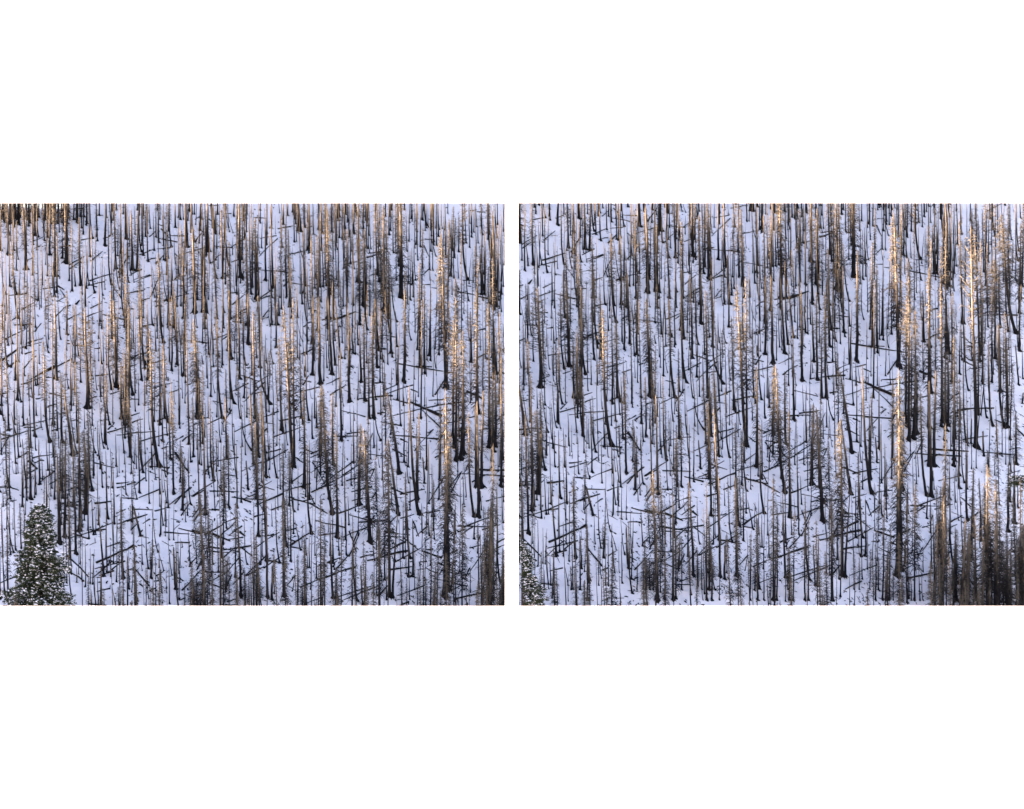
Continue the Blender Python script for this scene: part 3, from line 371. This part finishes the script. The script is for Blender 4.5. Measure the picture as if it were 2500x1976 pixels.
# ------------------------------------------------------------------ standing trees
build_variants()
NAMES = {'s': 'burned_spruce', 'S': 'burned_spruce', 'B': 'burned_spruce', 'F': 'burned_spruce', 't': 'thin_dead_tree', 'c': 'thin_dead_tree', 'C': 'thin_dead_tree', 'p': 'charred_pole_tree', 'k': 'broken_snag'}
PANELS = (('left', 0, 0, -40, 1243), ('right', 1105, -50, 150, 1412))
items = []
surv = survey(TREES, 6)
ex = random.Random(3)
for k in range(850):                                  # small far trunks between the surveyed ones
    u = ex.uniform(-20, 1400); v = ex.uniform(520, 900) if ex.random() < .55 else ex.uniform(900, 1600)
    h = ex.uniform(50, 210); surv.append([u, v, u + ex.uniform(-.06, .03)*h, v - h, ex.uniform(1.5, 2.8), ex.choice('ppptts')])
for k in range(90):                                   # brushy tops rising from below the frame
    u = ex.uniform(0, 1400) if k < 50 else ex.uniform(1180, 1410); v = ex.uniform(1500, 1680)
    h = ex.uniform(90, 260); surv.append([u, v, u + ex.uniform(-.06, .03)*h, v - h, ex.uniform(2.2, 4.2), ex.choice('sSS')])
for k in range(110):                                   # dense stand at the top centre and top left
    u = ex.uniform(700, 1060) if k < 60 else ex.uniform(-10, 640); v = 512 + ex.random()**1.5*(150 if k < 60 else 70)
    h = ex.uniform(50, 150); surv.append([u, v, u + ex.uniform(-.03, .02)*h, v - h, ex.uniform(1.8, 3.6), ex.choice('sstt')])
for k in range(60):                                   # the packed trunks along the crest
    u = ex.uniform(-20, 215); v = ex.uniform(528, 552); h = ex.uniform(60, 130)
    surv.append([u, v, u + ex.uniform(-.03, .02)*h, v - h, ex.uniform(1.8, 4.2), ex.choice('sttpp')])
for ti, (ub, vb, ut, vt, wd, kd) in enumerate(surv):
    for pn, du, dv, lo, hi in PANELS:
        if not lo <= ub <= hi: continue
        g = px_ground(ub+du, vb+dv)
        if g is None: continue
        x, y, z = g; m = y/F
        h = max(1.2, (vb-vt)*m); dx = (ut-ub)*m; w_ = wd*m
        # parts of the tree seen inside its opening
        vis = (vb+dv > 500) and (vt+dv < 1478) and ((0 <= ub+du <= 1238 or 0 <= ut+du <= 1233) if pn == 'left' else (1262 <= ub+du <= 2502))
        items.append(dict(p=(x, y, z), h=h, dx=dx, w=w_, kd=kd, pn=pn, sx=ub+du, sy=vb+dv, ty=vt+dv, size=(min(vb+dv, 1480)-max(vt+dv, 496))*wd**.5, vis=vis, ti=ti))
# off-frame neighbours to the left of the view, which shade the slope as the rest of the stand does
for k in range(24):
    x = -ex.uniform(72, 150); y = ex.uniform(215, 330); z = float(ground(x, y))
    if abs(x)/y < .268: continue
    items.append(dict(p=(x, y, z), h=ex.uniform(9, 21), dx=0, w=ex.uniform(.2, .4), kd=ex.choice('sstSp'), pn='none', sx=0, sy=0, ty=0, size=0, vis=False, ti=0))

def resolve(it):
    kd = it['kd']; h = it['h']; dx = it['dx']; rs = random.Random(it['ti']*7+1)
    if kd in 'cC': key = kd+'1'; sw = SWEEP[kd]; yaw = 0.0
    elif kd == 'k': key = 'k0'; sw = 0; yaw = rs.uniform(0, 6.28)
    elif dx/h < -.045 and rs.random() < .8: key = kd+'1'; sw = .035; yaw = rs.uniform(-.3, .3)
    else: key = kd+'0'; sw = 0; yaw = rs.uniform(0, 6.28)
    vs = VAR[key]; vi = rs.randrange(len(vs))
    want = dx + sw*h                                  # what leaning has to add to the sweep
    lean = math.atan2(want, h); kz = h/H0/math.cos(lean)
    kw = max(it['w']/(2*R0)*1.25, .26); ks = sw*h/(max(sw, 1e-6)*H0) if sw else kw
    return key, vi, yaw, lean, kz, kw, sw
def matrix_of(it, r):
    key, vi, yaw, lean, kz, kw, sw = r
    M = Matrix.Translation(it['p']) @ Matrix.Rotation(lean, 4, 'Y') @ Matrix.Rotation(yaw, 4, 'Z')
    return M
def crown_scale(it, kw, kz):
    c = {'s': .76, 'S': .88, 't': .62, 'B': 1.15, 'F': 1.25, 'c': .6, 'C': .6}.get(it['kd'], .5)
    return max(.28, min(1.7, c*(.35*kw + .55*kz + .25)))
ORD = ['first', 'second', 'third', 'fourth', 'fifth', 'sixth', 'seventh', 'eighth', 'ninth', 'tenth', 'eleventh', 'twelfth', 'thirteenth', 'fourteenth', 'fifteenth', 'sixteenth', 'seventeenth', 'eighteenth', 'nineteenth', 'twentieth']
def ordinal(k): return ORD[k] if k < 20 else '%d%s' % (k+1, 'th' if 10 < (k+1) % 100 < 14 else {1: 'st', 2: 'nd', 3: 'rd'}.get((k+1) % 10, 'th'))
BANDS = ['top edge', 'second row down', 'third row down', 'upper middle', 'middle', 'lower middle', 'third row up', 'second row up', 'lowest row', 'below edge']
def band(sy):
    b = int((min(sy, 1490)-496)/(984/9)); return 'below edge' if sy > 1484 else BANDS[max(0, min(8, b))]
def look(it):
    kd = it['kd']; big = it['w'] > .34; ln = it['dx']/it['h']
    a = 'thick' if big else ('slender' if it['h'] > 8 else 'small')
    l = ' leaning left' if ln < -.07 else (' leaning right' if ln > .07 else '')
    return {'s': a+' bristly dead spruce', 'S': a+' densely twigged dead spruce', 'B': a+' dead conifer with long forked limbs', 'F': 'pale dead conifer with full feathery crown',
            't': a+' sparse-twigged dead tree', 'c': 'dead tree with curved base', 'C': 'dark trunk with strongly curved foot', 'p': a+' bare charred pole', 'k': a+' broken black snag'}[kd] + l
GROUPS = {'burned_spruce': 'burned spruces standing on the slope', 'thin_dead_tree': 'thin dead trees standing on the slope', 'charred_pole_tree': 'bare charred poles standing on the slope', 'broken_snag': 'broken snags on the slope', 'fallen_log': 'fallen logs lying on the snow'}
CATS = {'burned_spruce': 'dead tree', 'thin_dead_tree': 'dead tree', 'charred_pole_tree': 'dead tree', 'broken_snag': 'snag', 'fallen_log': 'log'}
by = {}
for it in items:
    if it['vis']: by.setdefault(NAMES[it['kd']], []).append(it)
CAP = {'burned_spruce': 300, 'thin_dead_tree': 300, 'charred_pole_tree': 300, 'broken_snag': 100}
single = []
for nm, L in by.items():
    L.sort(key=lambda i: -i['size']); L2 = L[:CAP[nm]]
    for it in L2: it['own'] = True
    single += L2
cells = {}
for it in single: cells.setdefault((it['pn'], band(it['sy']), look(it)), []).append(it)
for (pn, bd, lk), L in cells.items():
    L.sort(key=lambda i: i['sx'])
    for k, it in enumerate(L):
        pre = '' if len(L) == 1 else ordinal(k)+' from left, '
        where = 'rooted below edge' if bd == 'below edge' else 'rooted at '+bd
        it['label'] = '%s, %s%s, %s view' % (lk, pre, where, pn)
for it in single:
    nm = NAMES[it['kd']]; r = resolve(it); key, vi, yaw, lean, kz, kw, sw = r
    tv, cv, _, _ = VAR[key][vi]
    kx = kz if sw else kw
    if cv is None:
        o = link(nm, tv)
    else:
        o = bpy.data.objects.new(nm, None); COL.objects.link(o); o.empty_display_size = .5
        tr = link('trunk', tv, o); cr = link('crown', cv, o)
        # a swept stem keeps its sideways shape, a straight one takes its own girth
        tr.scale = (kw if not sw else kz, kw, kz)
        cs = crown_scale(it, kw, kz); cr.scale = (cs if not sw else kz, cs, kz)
    o.matrix_world = matrix_of(it, r)
    if cv is None: o.scale = (kw if not sw else kz, kw, kz)
    tag(o, it['label'], CATS[nm], GROUPS[nm])
# the many smaller ones beyond those, as one mass
TV, TQ, CV, CQ, TZ, CZ = [], [], [], [], [], []; nT = nC = 0
for it in items:
    if it.get('own'): continue
    r = resolve(it); key, vi, yaw, lean, kz, kw, sw = r; _, _, ta, ca = VAR[key][vi]
    M = np.array(matrix_of(it, r))
    def put(arr, sc, V, Q, n0):
        v, q = arr; (TZ if V is TV else CZ).append(v[:, 2]); v = v*np.array(sc); v = v @ M[:3, :3].T + M[:3, 3]; V.append(v); Q.append(q+n0); return n0+len(v)
    nT = put(ta, (kw if not sw else kz, kw, kz), TV, TQ, nT)
    if ca is not None:
        cs = crown_scale(it, kw, kz); nC = put(ca, (cs if not sw else kz, cs, kz), CV, CQ, nC)
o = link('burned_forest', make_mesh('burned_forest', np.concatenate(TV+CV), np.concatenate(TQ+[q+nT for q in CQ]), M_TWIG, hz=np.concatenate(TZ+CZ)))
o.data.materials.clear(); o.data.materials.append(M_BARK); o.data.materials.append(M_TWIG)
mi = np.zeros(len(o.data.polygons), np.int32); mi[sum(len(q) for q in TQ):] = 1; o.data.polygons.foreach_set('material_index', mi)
tag(o, 'mass of small thin burned trunks filling the slope between the larger trees', 'burned trees', kind='stuff')

# ------------------------------------------------------------------ fallen logs
def log_mesh(a, b, w_, rs):
    mb = MB(); a = np.array(a, float); b = np.array(b, float); L = np.linalg.norm(b-a); K = max(4, int(L/1.6))
    ts = np.linspace(0, 1, K); P = a + np.outer(ts, b-a); r = w_/2*(1.0 - .45*ts)
    if rs.random() < .5: r = r[::-1]
    P[:, 2] = np.maximum(P[:, 2], ground(P[:, 0], P[:, 1])-.02)
    P[1:-1, 2] = .5*P[1:-1, 2] + .25*(P[:-2, 2]+P[2:, 2]); P[:, 2] += r*.55
    P[1:-1] += rs.normal(0, .035, (K-2, 3))
    d = (b-a)/L; P = np.concatenate([[P[0]-d*.04], P, [P[-1]+d*.05]]); r = np.concatenate([[.01], r, [.01]])
    tube(mb, P, r, 7)
    for k in range(int(L*rs.uniform(.5, 1.6))):       # broken limbs
        t = rs.random(); q = P[1+int(t*(K-1))]; e = rs.normal(0, 1, 3); e[2] = abs(e[2])*.7+.2; e /= np.linalg.norm(e)
        l = rs.uniform(.2, .9)
        tube(mb, [q, q+e*l], [.03, .012], 3)
    return mb
logs = []; rs = np.random.default_rng(5)
LG = survey(LOGS, 5)
for k in range(150):                                  # smaller windfall between the surveyed logs
    u = ex.uniform(-20, 1400) if k < 60 else ex.gauss(850, 330); v = ex.uniform(560, 1500) if k < 60 else ex.uniform(930, 1490)
    L = ex.uniform(14, 75); a = ex.choice([ex.uniform(.1, .6), ex.uniform(.1, .6), ex.uniform(-.35, 0), ex.uniform(.7, 1.2)])
    LG.append([u, v, u + L*math.cos(a), v - L*math.sin(a), ex.uniform(1.5, 3.6)])
for li, (x1, y1, x2, y2, wd) in enumerate(LG):
    for pn, du, dv, lo, hi in PANELS:
        if not (lo <= x1 <= hi or lo <= x2 <= hi): continue
        g1 = px_ground(x1+du, y1+dv); g2 = px_ground(x2+du, y2+dv)
        if g1 is None or g2 is None: continue
        m = g1[1]/F; L = math.dist((x1, y1), (x2, y2))
        if math.dist(g1, g2) > 2.6*L*m + 3:           # falls steeply down the line of sight: keep its seen length plausible
            pass
        cy = (y1+y2)/2+dv
        vis = 500 < cy < 1478 and (0 <= x1+du <= 1233 if pn == 'left' else 1265 <= (x1+x2)/2+du <= 2500)
        logs.append(dict(a=g1, b=g2, w=max(wd*m*1.3, .22), pn=pn, sx=(x1+x2)/2+du, sy=cy, size=L*wd**.6, vis=vis, dz=(y1-y2)/max(1, x2-x1), L=L*m, k=li))
logs.sort(key=lambda i: -i['size'])
own = [l for l in logs if l['vis']][:300]
cells = {}
for l in own:
    a = 'long' if l['L'] > 7 else ('short' if l['L'] < 3.5 else 'medium'); b_ = 'thick' if l['w'] > .26 else 'thin'
    t_ = 'rising rightwards' if l['dz'] > .12 else ('dropping rightwards' if l['dz'] < -.12 else 'lying level')
    l['lk'] = '%s %s log %s' % (a, b_, t_); l['own'] = True
    cells.setdefault((l['pn'], band(l['sy']), l['lk']), []).append(l)
for (pn, bd, lk), L in cells.items():
    L.sort(key=lambda i: i['sx'])
    for k, l in enumerate(L):
        l['label'] = '%s, %sat %s, %s view' % (lk, '' if len(L) == 1 else ordinal(k)+' from left, ', bd, pn)
rest = MB()
for l in logs:
    mb = log_mesh(l['a'], l['b'], l['w'], np.random.default_rng(l['k']))
    if l.get('own'):
        v, q = mb.arrays(); c = np.array(l['a']); o = link('fallen_log', make_mesh('fallen_log', v-c, q, M_CHAR, hz=np.full(len(v), 2.0))); o.location = l['a']
        tag(o, l['label'], 'log', GROUPS['fallen_log'])
    else: rest.add(*mb.arrays())
# loose sticks, chips and bark scattered over the snow
dr = np.random.default_rng(21)
for k in range(11000):
    pn = PANELS[k % 2]; u = dr.uniform(pn[3], pn[4]); v = 1540 - 1040*dr.random()**1.5
    if vnoise(u/60, v/45, 12) < dr.uniform(-.35, .3): continue
    sx, sy = u+pn[1], v+pn[2]
    if not 480 < sy < 1500: continue
    g = px_ground(sx, sy)
    if g is None: continue
    a = dr.uniform(0, 6.28); l = dr.uniform(.12, .55) if dr.random() < .9 else dr.uniform(.6, 1.6); p = np.array(g)
    e = p + np.array([math.cos(a)*l, math.sin(a)*l, 0]); e[2] = float(ground(e[0], e[1]))
    r = dr.uniform(.04, .12) if l < .6 else .05
    tube(rest, [p+[0, 0, .03], (p+e)/2+[0, 0, .07], e+[0, 0, .03]], [r*.6, r, r*.5], 4)
tag(link('scattered_deadwood', make_mesh('scattered_deadwood', *rest.arrays(), M_CHAR, hz=np.zeros(rest.n))), 'sticks, small logs and bark chips scattered over the snow', 'deadwood', kind='stuff')

# ------------------------------------------------------------------ living conifers under snow
def live_tree(base, h, rad, seed, label, az=None, tmin=.12, nb=230):
    rs = np.random.default_rng(seed); tr = MB(); lf = MB(); sn = MB()
    ts = np.linspace(0, 1, 10); P = np.stack([rs.normal(0, .05, 10).cumsum(), rs.normal(0, .05, 10).cumsum(), ts*h], 1); P[0, :2] = 0
    tube(tr, P, .32*(1-ts*.93)*h/20, 9)
    def spray(c, a, n, s, snow):
        k = n; o = c + rs.normal(0, s*.55, (k, 3))*[1, 1, .55]; th = rs.normal(a, 1.1, k); l = rs.uniform(.12, .34, k); ww = rs.uniform(.03, .075, k)
        d = np.stack([np.cos(th), np.sin(th), rs.normal(-.15, .35, k)], 1); e = rs.normal(0, 1, (k, 3)); pr = np.cross(d, e); pr /= np.linalg.norm(pr, axis=1)[:, None]
        A = o - pr*ww[:, None]; B_ = o + pr*ww[:, None]; C_ = o + d*l[:, None] + pr*ww[:, None]*.5; D_ = o + d*l[:, None] - pr*ww[:, None]*.5
        lf.add(np.stack([A, B_, C_, D_], 1).reshape(-1, 3), np.arange(4*k).reshape(-1, 4))
        for q in range(snow):
            p = c + rs.normal(0, s*.5, 3)*[1, 1, .35] + [0, 0, .10]; r1, r2 = rs.uniform(.07, .22), rs.uniform(.06, .14); a2 = rs.uniform(0, 3.14)
            u_ = np.array([math.cos(a2), math.sin(a2), rs.normal(0, .25)]); w2 = np.array([-math.sin(a2), math.cos(a2), rs.normal(0, .25)])
            ring = [p+u_*r1, p+w2*r2, p-u_*r1, p-w2*r2]; top = p + [0, 0, .09]
            V = np.array(ring+[top, p-[0, 0, .04]]); sn.add(V, [(0, 1, 4), (1, 2, 4), (2, 3, 4), (3, 0, 4), (1, 0, 5), (2, 1, 5), (3, 2, 5), (0, 3, 5)])
    for k in range(nb):
        t = tmin + (1-tmin)*rs.random()**.85 if az is None else rs.uniform(*az[2]); a = rs.uniform(0, 6.28) if az is None else rs.uniform(*az[:2])
        L = rad*(1-t)**.72*rs.uniform(.4, 1.2)*(1+.30*math.sin(2*a+t*14)) + .3
        b0 = np.array([np.interp(t, ts, P[:, 0]), np.interp(t, ts, P[:, 1]), t*h]); c = np.array([math.cos(a), math.sin(a), 0])
        up_ = rs.uniform(-.1, .45); Q = [b0 + c*L*s_ + np.array([0, 0, L*(up_*s_ - .38*s_*s_ + .12*s_**3)]) for s_ in (0, .35, .7, 1)]
        tube(tr, Q, [.05, .035, .02, .008], 4)
        m = int(4+L*4.2)
        for j in range(m):
            s_ = .25 + .75*(j+rs.random())/m; i = min(2, int(s_*3)); q = Q[i] + (Q[i+1]-Q[i])*(s_*3-i if i < 2 else min(1, (s_-.7)/.3 if s_ > .7 else 0))
            a2 = a + rs.choice([-1, 1])*rs.uniform(.2, 1.2); q = q + np.array([math.cos(a2), math.sin(a2), -.1])*rs.uniform(0, .30)*L*(1.1-s_) + [0, 0, rs.normal(0, .28)]
            snow_load = .75 + .5*math.sin(a*1.0+2.2) + .5*(s_-.6) + .5*(t-.5)  # snow cover: heavier on one side, at branch tips and towards the top
            spray(q, a2, int(rs.integers(9, 15)), .26, int(rs.poisson(1.25*max(.06, snow_load))))
    o = bpy.data.objects.new('snowy_conifer', None); COL.objects.link(o); o.location = base
    link('trunk', tr.mesh('conifer_trunk', M_BARK), o); link('foliage', lf.mesh('conifer_foliage', M_LIVE, False), o); link('snow_cover', sn.mesh('conifer_snow', M_CAP, False), o)
    tag(o, label, 'conifer', 'living conifers under snow')
def live_at(u, apex_v, foot_v, du, dv, rad, seed, label, **k):
    x, y, z0 = px_ground(u+du, foot_v+dv)
    live_tree((x, y, z0), (foot_v-apex_v)*y/F, rad, seed, label, **k)
live_at(98, 1240, 1620, 0, 0, 5.6, 4, 'living green conifer under snow in the lower left corner of the left view', tmin=.05, nb=430)
live_at(170, 1380, 1700, 1105, -50, 4.6, 4, 'living snow-covered conifer at the bottom left edge of the right view', az=(-1.35, 1.35, (.08, 1)), nb=150)
live_at(1440, 1060, 1430, 1105, -50, 6.2, 9, 'snowy evergreen bough reaching in at the right edge of the right view', az=(2.6, 3.7, (.52, .58)), nb=9)
